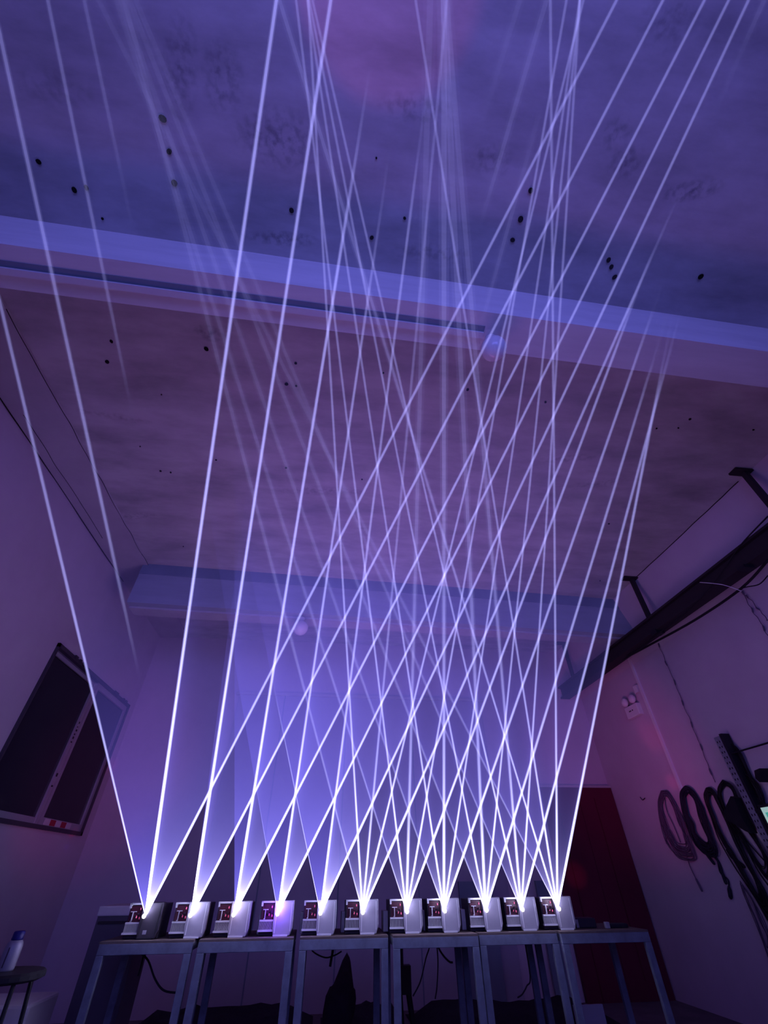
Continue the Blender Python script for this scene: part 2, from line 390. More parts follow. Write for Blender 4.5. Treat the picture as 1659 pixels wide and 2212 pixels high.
# ------------------------------------------------------------------ trunking and lamps on the beams
yt = lambda x: nby(x) + 0.155
bm = bmesh.new()
slab4(bm, yt(-3.75), yt(1.02), 0.05, NBZ - .024, NBZ - .001, x0=XL + .002, x1=1.02)
tr = obj('cable_trunking', bm, M['white']); bm = bmesh.new(); slab4(bm, yt(-3.75) - .045, yt(1.02) - .045, 0.044, NBZ - .006, NBZ - .0005, x0=XL + .002, x1=1.02); obj('shade_strip', bm, M['fascia_dark'], tr); tag(tr, 'thin white cable trunking running under the nearest ceiling beam to the globe lamp', 'trunking')  # dark strip stands in for the shadow band beside the trunking
def globe_lamp(name, label, x, y, z, r, plate=True):
    t = thing(name, label, 'lamp', (x, y, z))
    bm = bmesh.new(); lathe(bm, [(0.045, 0), (0.05, -.012), (0.05, -.03), (0.038, -.05), (0.036, -.07)], 20); obj('base', bm, M['white'], t, True)
    bm = bmesh.new(); prof = [(0.038, -.065)]
    for i in range(1, 16):
        a = math.pi * (0.12 + 0.88 * i / 15)
        prof.append((r * math.sin(a), -.065 - r * 0.93 + r * math.cos(a)))
    lathe(bm, prof, 32); obj('globe', bm, M['globe'], t, True)
    bm = bmesh.new(); lathe(bm, [(0.043, -.06), (0.047, -.065), (0.047, -.072), (0.04, -.076)], 20); obj('collar', bm, M['white'], t, True)
    return t
gc = at_z(1066, 752, NBZ - .065 - .087)
globe_lamp('globe_lamp', 'white opal globe lamp hanging under the nearest ceiling beam', gc.x, gc.y, NBZ, 0.102)
p = at_y(652, 1350, 6.5)
globe_lamp('globe_lamp', 'small dim globe lamp under the far grey beam', p.x, 6.33, 4.60, 0.12)

# ------------------------------------------------------------------ rail along the right wall
rl = thing('crane_rail', 'dark steel rail hanging from the ceiling along the right wall', 'rail', (5.0, 3, 4.27))
bm = boxes((-.10, .10, -1.5, 5.9, 0, .03), (-.10, .10, -1.5, 5.9, .21, .24), (-.045, .045, -1.5, 5.9, .03, .21))
obj('rail_beam', bm, M['rail'], rl)
for y in (3.13, 5.70, 8.42):
    hg = obj('hanger', boxes((5.02 - 5, 5.08 - 5, y - 3 - .03, y - 3 + .03, .24, 1.045)), M['rail'], rl)
    obj('ceiling_plate', boxes((-.11, .21, y - 3 - .06, y - 3 + .06, 1.03, 1.058)), M['rail'], hg)
for bx in ((-.14, .0, .70, .80, -.04, .0), (-.12, .02, 2.5, 2.62, -.05, .01)): obj('bracket', boxes(bx), M['blackm'], rl)
def cable(name, label, pts, r, m, sub=6, group=None, cat='cable'):
    bm = bmesh.new(); tube(bm, smooth_pts(pts, sub), r, 6)
    o = obj(name, bm, m, smooth=True); return tag(o, label, cat, group)
RX = lambda x, y, X=5.15: at_x(x, y, X)
cable('power_cable', 'thick black cable sagging below the dark rail along the right wall',
      [at_x(1659, 1210, 5.0), at_x(1600, 1272, 5.03), at_x(1500, 1340, 5.05), at_x(1400, 1395, 5.05), at_x(1320, 1438, 5.05), at_x(1265, 1468, 5.03)], 0.016, M['black'])
cable('power_cable', 'thin black cable looped across the face of the dark rail',
      [at_x(1659, 1115, 4.86), at_x(1598, 1180, 4.86), at_x(1545, 1255, 4.86), at_x(1480, 1325, 4.87), at_x(1418, 1372, 4.92), at_x(1385, 1400, 5.0), at_x(1310, 1435, 5.0)], 0.009, M['black'])
cable('power_cable', 'thin dark wire bowing off the right end of the sagging cable', [at_x(1659, 1243, 5.2), at_x(1640, 1262, 5.2), at_x(1612, 1268, 5.15), at_x(1600, 1272, 5.06)], 0.007, M['black'])
cable('hanging_wire', 'pale thin wire strung from the rail to the sagging cable', [at_x(1512, 1258, 4.86), at_x(1560, 1263, 4.86), at_x(1602, 1277, 4.95)], 0.005, M['white'])
def knotted(name, label, a, b, n, bow=0.0):
    pts = []
    for i in range(n + 1):
        t = i / n; p = a.lerp(b, t); p.y += rnd(.012) + bow * math.sin(math.pi * t); p.x = XR - .03 + rnd(.006); pts.append(p)
    bm = bmesh.new(); sp = smooth_pts(pts, 3)
    tube(bm, sp, [0.0045 if (i // 3) % 4 else 0.011 for i in range(len(sp))], 5)
    o = obj(name, bm, M['greycable'], smooth=True); return tag(o, label, 'wire')
W = lambda x, y: at_x(x, y, XR - .03)
knotted('hanging_wire', 'knotted dark wire hanging down the right wall beside the white edge strip', W(1422, 1390), W(1545, 1690), 26)
knotted('hanging_wire', 'second knotted wire dropping to the right from the cable above', W(1602, 1277), W(1659, 1375), 10)
knotted('hanging_wire', 'faint thin wire beside the knotted one on the right wall', W(1612, 1285), W(1659, 1340), 8)
st = obj('edge_strip', boxes((XR - .035, XR - .002, 6.97, 7.02, 2.32, zb)), M['white']); tag(st, 'narrow pale vertical strip on the right wall above the black coil', 'strip')

# emergency light on the right wall
em = thing('emergency_light', 'twin-head white emergency light high on the right wall', 'emergency light', (XR, 7.35, 3.52))
obj('battery_box', boxes((-.09, 0, -.17, .20, 0, .19)), M['white'], em, bevel=.012)
for y in (-.10, .13):
    bm = bmesh.new(); bmesh.ops.create_uvsphere(bm, u_segments=18, v_segments=12, radius=.075, matrix=Matrix.Translation((-.08, y, .27)) @ Matrix.Diagonal((.7, 1, 1, 1)))
    hd = obj('lamp_head', bm, M['white'], em, True)
    obj('bracket', boxes((-.07, -.03, y - .015, y + .015, .18, .24)), M['darkframe'], hd)
for y in (-.02, .035, .07):
    bm = bmesh.new(); bmesh.ops.create_uvsphere(bm, u_segments=8, v_segments=6, radius=.012, matrix=Matrix.Translation((-.092, y, .10)))
    obj('indicator', bm, M['darkframe'], em)
obj('plug_box', boxes((-.05, 0, -.30, -.20, .33, .45)), M['white'], em)

# ------------------------------------------------------------------ cable coils on the right wall
def coil(name, label, outline, n, r, spread, m, tails=(), seed=0):
    """outline: pixel points of the loop; n strands wander around it on the wall"""
    rr = random.Random(seed)
    ctr = Vector((sum(p[0] for p in outline), sum(p[1] for p in outline))) / len(outline)
    bm = bmesh.new(); k = len(outline)
    for s in range(n):
        off = rr.uniform(-1, .5) * spread; dx = rr.uniform(-2, 2); low = rr.uniform(0.68, 1.12)
        pts = []
        for i, (x, y) in enumerate(outline):
            q = Vector((x, y)) - ctr
            v = q + q.normalized() * off
            if q.y > 0: v = v * low
            v += Vector((dx + rr.uniform(-1.5, 1.5), rr.uniform(-2, 2)))
            pts.append(at_x(ctr.x + v.x, ctr.y + v.y, XR - .02 - rr.uniform(0, .05)))
        P = smooth_pts(pts + [pts[0]], 5)[:-1]
        tube(bm, P, r, 5, closed=True)
    o = obj(name, bm, m, smooth=True); tag(o, label, 'cable coil', 'cable coils hung on the right wall')
    for tpts, tr_, plug in tails:
        P = [at_x(x, y, XR - .03) for x, y in tpts]
        b2 = bmesh.new(); tube(b2, smooth_pts(P, 5), tr_, 5); tl = obj('tail', b2, m, o, True)
        if plug:
            b3 = bmesh.new(); d = (P[-1] - P[-2]).normalized(); tube(b3, [P[-1] - d * .02, P[-1] + d * .02, P[-1] + d * .10, P[-1] + d * .12], [.012, plug, plug, .012], 8)
            obj('plug', b3, m, o, True)
    return o
coil('cable_coil', 'thin grey cable coil, nearest the red door', [(1432, 1712), (1424, 1735), (1430, 1775), (1442, 1810), (1460, 1838), (1480, 1848), (1496, 1845), (1486, 1815), (1472, 1775), (1456, 1738), (1444, 1716)], 20, .006, 9, M['greycable'],
     [([(1482, 1845), (1490, 1870), (1500, 1892), (1505, 1902)], .006, .014), ([(1442, 1795), (1440, 1815), (1439, 1822)], .006, None), ([(1434, 1712), (1440, 1750), (1456, 1785), (1470, 1820)], .006, None)], 1)
coil('cable_coil', 'thick black cable coil with long plug tail, under the pale strip', [(1483, 1703), (1474, 1718), (1478, 1750), (1488, 1785), (1500, 1815), (1520, 1838), (1538, 1845), (1543, 1832), (1530, 1795), (1517, 1755), (1502, 1722), (1492, 1708)], 34, .009, 9, M['navy'],
     [([(1540, 1838), (1550, 1860), (1556, 1885), (1572, 1900), (1575, 1918)], .010, .024), ([(1535, 1840), (1552, 1862), (1560, 1885)], .016, .02), ([(1505, 1815), (1515, 1832), (1528, 1848)], .014, .018)], 2)
coil('cable_coil', 'long black cable coil reaching down past the black hood', [(1528, 1706), (1526, 1725), (1540, 1765), (1558, 1810), (1585, 1860), (1625, 1925), (1655, 1975), (1668, 1985), (1655, 1935), (1620, 1870), (1590, 1810), (1565, 1760), (1545, 1718), (1536, 1706)], 22, .0085, 11, M['black'],
     [([(1570, 1835), (1580, 1850), (1590, 1858)], .02, .02), ([(1640, 1930), (1650, 1960), (1660, 1990)], .014, None)], 3)
coil('cable_coil', 'looser black cable loops hanging directly behind the black hood', [(1562, 1688), (1553, 1705), (1558, 1735), (1572, 1768), (1600, 1815), (1640, 1880), (1668, 1915), (1668, 1880), (1640, 1825), (1610, 1770), (1590, 1720), (1578, 1696)], 13, .0075, 9, M['black'], [([(1600, 1800), (1625, 1830), (1659, 1868)], .008, None)], 4)
coil('cable_coil', 'black cables looped over the top of the slotted upright', [(1568, 1608), (1572, 1625), (1588, 1660), (1610, 1700), (1640, 1745), (1660, 1775), (1664, 1765), (1648, 1730), (1625, 1685), (1600, 1635), (1585, 1612), (1576, 1606)], 10, .0085, 7, M['black'], (), 5)
coil('cable_coil', 'short black strap loops right of the slotted upright', [(1606, 1670), (1612, 1690), (1625, 1715), (1640, 1732), (1650, 1732), (1640, 1705), (1622, 1680)], 9, .012, 7, M['black'], (), 6)
coil('cable_coil', 'thin wires drooping low at the right edge below the long coil', [(1600, 1905), (1610, 1935), (1630, 1985), (1655, 2050), (1668, 2080), (1668, 2040), (1650, 1990), (1625, 1940)], 5, .005, 7, M['greycable'], (), 7)

# slotted upright with arms, hood and screen
def upx(x, y): return at_x(x, y, XR - .12)
a, bq = upx(1550, 1592), upx(1672, 1850)
ur = thing('slotted_upright', 'grey slotted steel upright standing off the right wall', 'upright', (XR - .12, a.y, 0))
yu = a.y
bm = boxes((-.02, .0, -.05, .05, .0, a.z), (-.02, .05, -.056, -.05, .0, a.z))
nf = len(bm.faces); z = .1
while z < a.z - .05:
    for dy in (-.022, .022): box(bm, -.0225, -.0195, dy - .006, dy + .006, z, z + .022)
    z += .062
bm.faces.ensure_lookup_table()
for fc in bm.faces[nf:]: fc.material_index = 1
ab = obj('angle_bar', bm, M['perforated'], ur); ab.data.materials.append(M['hole'])
obj('edge_bar', boxes((-.02, .10, -.10, -.058, 0, a.z + .02)), M['blackm'], ur)
b3 = bmesh.new(); tube(b3, [(0, -.06, 2.62), (0, -.9, 2.62)], .010, 8); obj('rod', b3, M['blackm'], ur)
obj('cross_arm', boxes((-.03, .02, -.9, -.06, 1.98, 2.02), (-.03, .02, -.9, -.06, 1.64, 1.67)), M['blackm'], ur)
# screen at the right edge
s0 = at_x(1640, 1745, XR - .20)
scn = thing('monitor', 'lit greenish screen at the right edge beside the slotted upright', 'monitor', (XR - .18, s0.y, s0.z))
obj('bezel', boxes((-.0, .05, -.62, .035, -.36, .03)), M['blackm'], scn)
obj('screen', boxes((-.006, .0, -.58, .0, -.32, .0)), M['screen'], scn)
obj('screen_icon', boxes((-.009, -.006, -.30, -.04, -.12, -.05), (-.009, -.006, -.40, -.06, -.26, -.20)), M['screen_green'], scn)
# black hood (folded triangular)
pl = [at_x(x, y, XR - .12) for x, y in ((1590, 1720), (1573, 1757), (1583, 1772), (1622, 1795), (1634, 1800), (1612, 1760), (1598, 1724))]
bm = bmesh.new(); prism(bm, [(p.y, p.z) for p in pl], 'x', XR - .20, XR - .10)
tag(obj('black_hood', bm, M['black']), 'black triangular fabric hood hung against the slotted upright', 'hood')
bm = bmesh.new()
tube(bm, smooth_pts([W(1383, 1722), W(1388, 1728), W(1393, 1724)], 4), .007, 5)
tag(obj('wall_hook', bm, M['blackm']), 'tiny dark hook on the right wall beside the red door', 'hook')
bm = bmesh.new(); prism(bm, [(W(x, y).y, W(x, y).z) for x, y in ((1656, 1665), (1659, 1682), (1668, 1690), (1668, 1660))], 'x', XR - .2, XR)
tag(obj('reel', bm, M['black']), 'black round object cut by the right edge above the screen', 'reel')

# ------------------------------------------------------------------ work tables
TZ = 1.035
def work_table(x0, x1, yf, label):
    t = thing('work_table', label, 'table', ((x0 + x1) / 2, yf, 0), 'steel work tables in a row')
    w = (x1 - x0) / 2; D = .70
    obj('table_top', boxes((-w, w, .0, D, TZ, TZ + .014)), M['board'], t)
    obj('front_rail', boxes((-w, w, -.0, .05, TZ - .066, TZ)), M['steel'], t, bevel=.004)
    obj('side_rail', boxes((-w, -w + .04, .04, D, TZ - .05, TZ)), M['steel'], t)
    obj('side_rail', boxes((w - .04, w, .04, D, TZ - .05, TZ)), M['steel'], t)
    obj('back_rail', boxes((-w + .04, w - .04, D - .04, D, TZ - .05, TZ), (-w + .04, w - .04, D - .04, D, .15, .19)), M['steel'], t)
    for sx in (-1, 1):
        for y in (0.0, D - .04):
            xa = sx * w if sx < 0 else w - .058
            obj('leg', boxes((xa, xa + .058, y, y + .040, 0, TZ - .066 + (.002 if y else 0))), M['steel'], t, bevel=.003)
    return t
TB = [(-1.74, -1.00, 5.10, 'leftmost steel work table in the row'), (-.955, -.18, 5.09, 'second steel work table from the left'), (-.125, .63, 5.10, 'third steel work table from the left, black sack beneath'),
      (.67, 1.42, 5.06, 'fourth steel work table from the left'), (1.445, 2.17, 5.12, 'fifth steel work table, set slightly back'), (2.19, 3.03, 5.08, 'rightmost steel work table in front of the red door')]
for q in TB: work_table(*q)

# ------------------------------------------------------------------ laser projectors
SRC = [(314, 1979), (413, 1978), (506, 1975), (600, 1972), (692, 1974), (783, 1972), (878, 1970), (959, 1968), (1049, 1969), (1126, 1966), (1204, 1963)]
ORD = ['leftmost', 'second from left', 'third from left', 'fourth from left', 'fifth from left', 'sixth from left', 'seventh from left', 'eighth from left', 'ninth from left', 'tenth from left', 'rightmost']
PY = 5.20
SP = [at_y(x, y, PY) for x, y in SRC]
def projector(loc, i):
    dark = i == 0
    t = thing('laser_projector', '', 'laser projector', loc, 'laser projectors lined up on the tables')
    cov = M['chassis'] if dark else M['cover']
    obj('chassis', boxes((-.150, .135, .03, .30, .0, .215)), M['chassis'], t, bevel=.004)
    bm = bmesh.new(); prism(bm, [(-.018, .002), (.122, .002), (.142, .05), (.142, .228), (-.030, .228), (-.030, .05)], 'y', -.03, .028)
    cv = obj('side_cover', bm, cov, t, bevel=.006)
    for bx in ((-.012, -.006, -.033, -.030, .02, .21), (.118, .124, -.033, -.030, .03, .215)):
        obj('cover_ridge', boxes(bx), M['hardware'] if not dark else M['black'], cv)
    obj('foot_strip', boxes((-.020, .105, -.036, -.030, .0, .012)), M['hardware'] if not dark else M['blackm'], cv)
    if dark: obj('sticker', boxes((.02, .05, -.0335, -.0305, .03, .055)), M['cover'], cv)
    obj('top_bracket', boxes((-.145, -.03, .0, .03, .212, .224), (-.150, -.136, .0, .03, .190, .224)), M['hardware'], t)
    obj('circuit_bay', boxes((-.140, -.03, .018, .03, .102, .205)), M['bay'], t)
    bm = boxes((-.112, -.106, .0, .018, .108, .168), (-.130, -.085, .0, .018, .166, .171), (-.118, -.106, .0, .018, .106, .111))
    obj('t_bracket', bm, M['hardware'], t)
    bm = bmesh.new()
    for k in range(3):
        x = -.082 + k * .022
        bmesh.ops.create_cone(bm, cap_ends=True, segments=10, radius1=.007, radius2=.007, depth=.03, matrix=Matrix.Translation((x, .012, .14 + .012 * (k % 2))) @ Matrix.Rotation(math.pi / 2, 4, 'X'))
    obj('optics_mount', bm, M['chassis'], t, True)
    bm = bmesh.new()
    for (x, z) in ((-.055, .185), (-.075, .135), (-.048, .128)): bmesh.ops.create_uvsphere(bm, u_segments=8, v_segments=6, radius=.005, matrix=Matrix.Translation((x, .008, z)) @ Matrix.Diagonal((1, 1, 1.8, 1)))
    obj('red_diode', bm, M['lens_red'], t)
    hs = obj('heat_sink', boxes((-.150, -.022, .0, .03, .092, .103), (-.156, -.022, -.004, .03, .028, .040)), M['hardware'], t)
    bm = bmesh.new()
    for k in range(13):
        x = -.148 + k * .0098; box(bm, x, x + .0030, .004, .03, .040, .092)
    obj('fins', bm, M['hardware'], hs)
    bm = bmesh.new(); bmesh.ops.create_uvsphere(bm, u_segments=14, v_segments=10, radius=.016, matrix=Matrix.Translation((0, -.038, .142)))
    obj('aperture', bm, M['lens'], t, True)
    obj('rubber_foot', boxes((-.14, -.10, .04, .08, -.012, 0), (.06, .10, .0, .04, -.012, .002)), M['black'], t)
    return t
def copy_tree(o, parent=None):
    c = o.copy(); C.objects.link(c)
    if parent: c.parent = parent
    for ch in [x for x in bpy.data.objects if x.parent == o and x != c]: copy_tree(ch, c)
    return c
lab = {1: 'open, pale cover, just right of the dark one', 2: 'pale cover, reddish flare at its aperture', 3: 'pale cover washed in blue violet glare'}
protoL = None
for i, s in enumerate(SP):
    loc = (s.x, PY, TZ + .016)
    if i == 0: o = projector(loc, 0)
    elif i == 1: o = protoL = projector(loc, 1)
    else: o = copy_tree(protoL); o.location = loc
    if i == 0: o['label'] = 'laser projector with black side cover, leftmost on the tables'
    elif i in lab: o['label'] = 'laser projector %s, %s' % (ORD[i], lab[i])
    else: o['label'] = 'laser projector with pale grey side cover, %s in the row' % ORD[i]
    bl = (0.22, 0.04, 1.0) if i == 3 else ((1.0, .35, .5) if i == 2 else (0.55, 0.42, 1.0))
    point('aperture_glow', (s.x, PY - .12, s.z + .03), .02, bl, (3.0 if i == 3 else 0.15))

# ------------------------------------------------------------------ laser fans: all in one plane tilted over the viewer
SL = 0.55
AZ = sum(s.z for s in SP) / len(SP)
def on_plane(x, y):
    d = ray(x, y); t = (AZ + PY * SL - EYE.z) / (d.z + SL * d.y); return EYE + d * t
NRM = Vector((0, SL, 1)).normalized()
# per source: slope dx/dy in the picture, strength, width, (lowest y seen, soft), (highest y seen, soft)
FANS = [
 [(.237, .62, 1.0, None, None, 1), (-.1430, 1.6, 1.15, None, None), (-.5145, .95, 1, None, None)],
 [(.2170, .60, 1.15, (1480, 520), None), (-.1525, 1.45, 1.1, None, None), (-.5153, .95, 1, None, None)],
 [(.2040, .40, 1.1, (930, 480), None), (-.1605, 1.2, 1.05, None, (120, 500)), (-.5144, .95, 1, None, None), (-.3125, .20, 1.2, (260, 180), None)],
 [(.2120, .25, 1.2, (470, 300), None), (.170, .15, .5, (1979, 5), (1650, 200)), (-.1468, .75, .95, None, (300, 500)), (-.4940, .90, 1, None, None), (-.2945, .30, 1.1, (490, 150), None)],
 [(.205, .28, .7, None, (1420, 250)), (-.1287, .62, .95, None, (220, 300)), (-.4686, .85, 1, None, None), (-.2735, .22, 1.1, (710, 150), (300, 100))],
 [(.2610, .20, 1.2, None, None), (.0595, .60, .85, None, None), (-.0925, .33, 1.0, None, None), (-.2420, .62, .9, None, None), (-.4405, .80, 1, None, (470, 200)), (-.4400, .25, 1.8, (130, 60), None)],
 [(.3180, .18, 1.2, None, None), (.1210, .55, .85, None, None), (-.0260, .30, 1.3, None, None), (-.1755, .58, .9, None, None), (-.3720, .75, 1, None, (580, 200))],
 [(.3540, .18, 1.2, None, None), (.1500, .55, .85, None, None), (0.0000, .48, 1.3, None, None), (-.1490, .56, .9, None, None), (-.3480, .72, 1, None, (640, 220))],
 [(.3910, .20, 1.2, None, None), (.1935, .55, .85, None, None), (.0455, .38, 1.4, None, None), (-.1035, .56, .9, None, None), (-.3040, .70, 1, None, (720, 260))],
 [(.4235, .18, 1.1, None, None), (.2295, .55, .85, None, None), (.0825, .38, 1.2, None, None), (-.0645, .56, .9, None, None), (-.2660, .70, 1, None, (700, 260))],
 [(.5050, .20, 1.1, None, None), (.3058, .55, .85, None, None), (.1560, .55, .9, None, None), (.0077, .60, 1.0, None, None), (-.1935, .80, 1, None, (720, 260))],
]
def ray_end(S, d):
    """distance along d from S to the first wall or the ceiling"""
    t = 60.0
    for ax, lo, hi in ((0, XL, XR), (1, YF, 50), (2, 0, ZC)):
        if d[ax] > 1e-6: t = min(t, (hi - S[ax]) / d[ax])
        elif d[ax] < -1e-6: t = min(t, (lo - S[ax]) / d[ax])
    return t - .01
def beam_mesh(S, d, L, rad, prof, thin=1.0, grow=0.0, seg=8, n=44):
    bm = bmesh.new(); bm.verts.layers.float.new('travel'); bm.verts.layers.float.new('haze'); lt = bm.verts.layers.float['travel']; ld = bm.verts.layers.float['haze']
    a = d.cross(NRM).normalized(); b = d.cross(a).normalized(); prev = None
    for i in range(n + 1):
        s = L * (i / n) ** 1.5; p = S + d * s
        rr = rad * (1.0 - .22 * min(s / 6.0, 1)) * min(1, .55 + s * .5) * (thin + (1 - thin) * min(s / 3.2, 1)) * (1 + grow * max(0, s - 2.5) / 4.5)
        ring = []
        for k in range(seg):
            v = bm.verts.new(p + (a * math.cos(k * 2 * math.pi / seg) + b * math.sin(k * 2 * math.pi / seg)) * rr)
            v[lt] = s; v[ld] = prof(p); ring.append(v)
        if prev:
            for k in range(seg): bm.faces.new((prev[k], prev[(k + 1) % seg], ring[(k + 1) % seg], ring[k]))
        prev = ring
    return bm
def pix_y(p):
    q = ROT.transposed() @ (p - EYE); return CY + F * q.y / max(q.z, .02)
def smooth01(t): t = max(0, min(1, t)); return t * t * (3 - 2 * t)
for i, ((sx, sy), rays) in enumerate(zip(SRC, FANS)):
    S = Vector((SP[i].x, PY - .04, 0)); S = on_plane(sx, sy)
    fan = thing('laser_fan', 'fan of white violet laser beams rising from the %s projector' % ORD[i], 'laser beams', S, 'laser fans')
    dirs = []
    for rayspec in rays:
        k, amp, wd, low, high = rayspec[:5]
        faint = k > .16 and amp < .5 or len(rayspec) > 5    # weak outer beams start thin and dim
        grow = 1.3 if (6 <= i <= 9 and -.04 < k < .1) else (.9 if (i >= 5 and k > .25) or (2 <= i <= 4 and -.32 < k < -.27) else 0)   # poorly focused beams spread
        P = on_plane(sx - k * 1500, sy - 1500); d = (P - S).normalized(); L = ray_end(S, d)
        # haze is patchy: the stretch where each beam crosses thick haze, as distances from the aperture
        def dist_at(py):
            if py >= sy: return 0.0
            return (on_plane(sx - k * (sy - py), py) - S).length
        w = [(0, 0)]
        lo = hi = None
        if low: lo = (dist_at(low[0]), dist_at(low[0] - low[1]))
        if high: hi = (dist_at(high[0] + high[1]), dist_at(high[0]))
        def prof(p, lo=lo, hi=hi, amp=amp, faint=faint, grow=grow):
            s = (p - S).length; v = amp / (1 + grow * max(0, s - 2.5) / 4.5) ** .8 * ((.42 + .58 * min(s / 2.8, 1)) if faint else 1)
            if lo: v *= smooth01((s - lo[0]) / max(lo[1] - lo[0], .01))
            if hi: v *= 1 - smooth01((s - hi[0]) / max(hi[1] - hi[0], .01))
            return v
        bmx = beam_mesh(Vector((0, 0, 0)), d, L, .0062 * wd, lambda p: prof(p + S), .42 if faint else 1, grow)
        b1 = obj('laser_beam', bmx, M['core'], fan)
        bmx = beam_mesh(Vector((0, 0, 0)), d, L, .0115 * wd, lambda p: prof(p + S), .42 if faint else 1, grow * 1.4)
        obj('beam_halo', bmx, M['halo'], b1)
        if not low: dirs.append((k, amp))
    # thin sheet of lit haze between the outer beams
    dirs.sort(); k0, k1 = dirs[0][0], dirs[-1][0]
    if i == 1: k1 = -.13
    if i == 2: k1 = 0.0
    if i == 3: k1 = .17
    bm = bmesh.new(); bm.verts.layers.float.new('travel'); bm.verts.layers.float.new('haze'); lt = bm.verts.layers.float['travel']; ld = bm.verts.layers.float['haze']
    bm.verts.layers.float.new('whiteness'); lt = bm.verts.layers.float['travel']; ld = bm.verts.layers.float['haze']; lw = bm.verts.layers.float['whiteness']
    na, nr = 48, 28; RM = 6.4 if 5 <= i <= 9 else 4.6
    for side in (0,):          # a scanned laser plane is a true plane of light
        grid = []
        for a in range(na + 1):
            k = k0 + (k1 - k0) * a / na
            d = (on_plane(sx - k * 1500, sy - 1500) - S).normalized()
            near = min(abs(k - kk) for kk, _ in dirs)
            if i < 5:
                bcut = [kk for kk, _ in dirs if -.2 < kk < -.1][0]
                f = 1.0 if k < bcut else .62
                if k < bcut: f *= .72 + .95 * math.exp(-(bcut - k) / .035)
            else: f = .29 + .22 * math.exp(-near / .02)
            row = []
            for r in range(nr + 1):
                s = .02 + (RM - .02) * (r / nr) ** 1.7
                v = bm.verts.new(d * s + NRM * ((i * 4) % 11 - 5) * .0022 * min(1, s * 4)); v[lt] = s
                v[ld] = f * (1 - smooth01((s - 2.2) / (RM - 2.2))); v[lw] = (1 if (i >= 5 or k < bcut) else .06); row.append(v)
            grid.append(row)
        for a in range(na):
            for r in range(nr): bm.faces.new((grid[a][r], grid[a + 1][r], grid[a + 1][r + 1], grid[a][r + 1]))
    obj('haze_sheet', bm, M['sheet'], fan)

# ------------------------------------------------------------------ small things on and under the tables
def simple(name, label, cat, bm, m, **k):
    return tag(obj(name, bm, m, **k), label, cat)
z0 = TZ + .0145
ad = thing('power_adapter', 'dark power adapter block right of the last projector', 'adapter', (2.56, 5.30, z0))
obj('body', boxes((-.10, .10, 0, .14, 0, .07)), M['chassis'], ad, bevel=.01); obj('end_label', boxes((-.105, -.08, -.003, 0, .005, .06)), M['cover'], ad)
simple('small_box', 'little pale connector box near the table end', 'box', boxes((2.71, 2.75, 5.22, 5.26, z0, z0 + .045)), M['cover'], bevel=.004)
simple('tool_pouch', 'flat dark pouch lying at the right end of the tables', 'pouch', boxes((2.77, 2.95, 5.25, 5.36, z0, z0 + .030)), M['cloth'], bevel=.01)
for i in range(10):
    xm = (SP[i].x + SP[i + 1].x) / 2 + .02
    bx = obj('supply_unit', boxes((xm - .012, xm + .045, 5.38, 5.55, z0, z0 + .14)), M['trim'], bevel=.006)
    tag(bx, 'dull box standing between the %s projector and its right neighbour' % ORD[i], 'box', 'boxes between the projectors')
# hanging leads below the tables
def lead(label, pts, r=.006):
    cable('cable_lead', label, [Vector((pts[0].x, pts[0].y, TZ + .002))] + pts, r, M['black'], group='leads hanging under the tables')
lead('long black lead drooping under the leftmost table', [at_y(300, 2052, 5.5), at_y(320, 2075, 5.5), at_y(335, 2115, 5.5), at_y(355, 2140, 5.5), at_y(392, 2145, 5.5)], .008)
lead('short lead with plug hanging under the leftmost table', [at_y(312, 2055, 5.5), at_y(305, 2085, 5.5), at_y(298, 2108, 5.5)], .008)
lead('black lead hanging under the third table left of the sack', [at_y(672, 2050, 5.6), at_y(700, 2068, 5.6), at_y(722, 2064, 5.6), at_y(738, 2055, 5.6)])
lead('thick lead with a plug hanging above the black sack', [at_y(719, 2052, 5.6), at_y(716, 2070, 5.6), at_y(713, 2088, 5.6)], .012)
lead('black lead slanting down left under the fourth table', [at_y(928, 2042, 5.8), at_y(920, 2070, 5.8), at_y(908, 2120, 5.8), at_y(892, 2152, 5.8)])
lead('straight black lead falling under the fourth table', [at_y(944, 2042, 5.8), at_y(946, 2080, 5.8), at_y(944, 2130, 5.8), at_y(940, 2158, 5.8)])
lead('bowed black lead at the right under the fourth table', [at_y(946, 2042, 5.6), at_y(956, 2062, 5.6), at_y(970, 2077, 5.6), at_y(978, 2079, 5.6)], .008)
lead('black lead curling below the fifth table', [at_y(1145, 2108, 5.7), at_y(1138, 2130, 5.7), at_y(1128, 2148, 5.7), at_y(1118, 2155, 5.7)])
# black sack, stand, clutter
bm = bmesh.new(); bmesh.ops.create_icosphere(bm, subdivisions=3, radius=1)
for v in bm.verts:
    n = math.sin(v.co.x * 5 + 1) * .06 + math.sin(v.co.z * 7 + v.co.y * 4) * .05
    v.co = Vector((v.co.x * (.17 + n * .1) + (.05 * v.co.z), v.co.y * .16, v.co.z * (.34 + n) + .34))
    if v.co.z < 0.0: v.co.z = 0
q = at_y(735, 2130, 6.9)
for v in bm.verts: v.co += Vector((q.x, 6.9, 0))
simple('sack', 'black bulky sack standing on the floor behind the third table', 'sack', bm, M['cloth'], smooth=True)
sd = thing('stand', 'dark two-legged stand on the floor behind the fourth table', 'stand', (0.98, 6.9, 0))
obj('head', boxes((-.03, .13, 0, .12, .44, .66), (.02, .05, .03, .07, .66, .85)), M['black'], sd)
bm = bmesh.new(); tube(bm, [(.0, .05, .46), (.03, .05, 0)], .032, 8); obj('leg', bm, M['black'], sd)
bm = bmesh.new(); tube(bm, [(.10, .05, .46), (.18, .05, 0)], .032, 8); obj('leg', bm, M['black'], sd)
q = at_y(1275, 2188, 7.0)
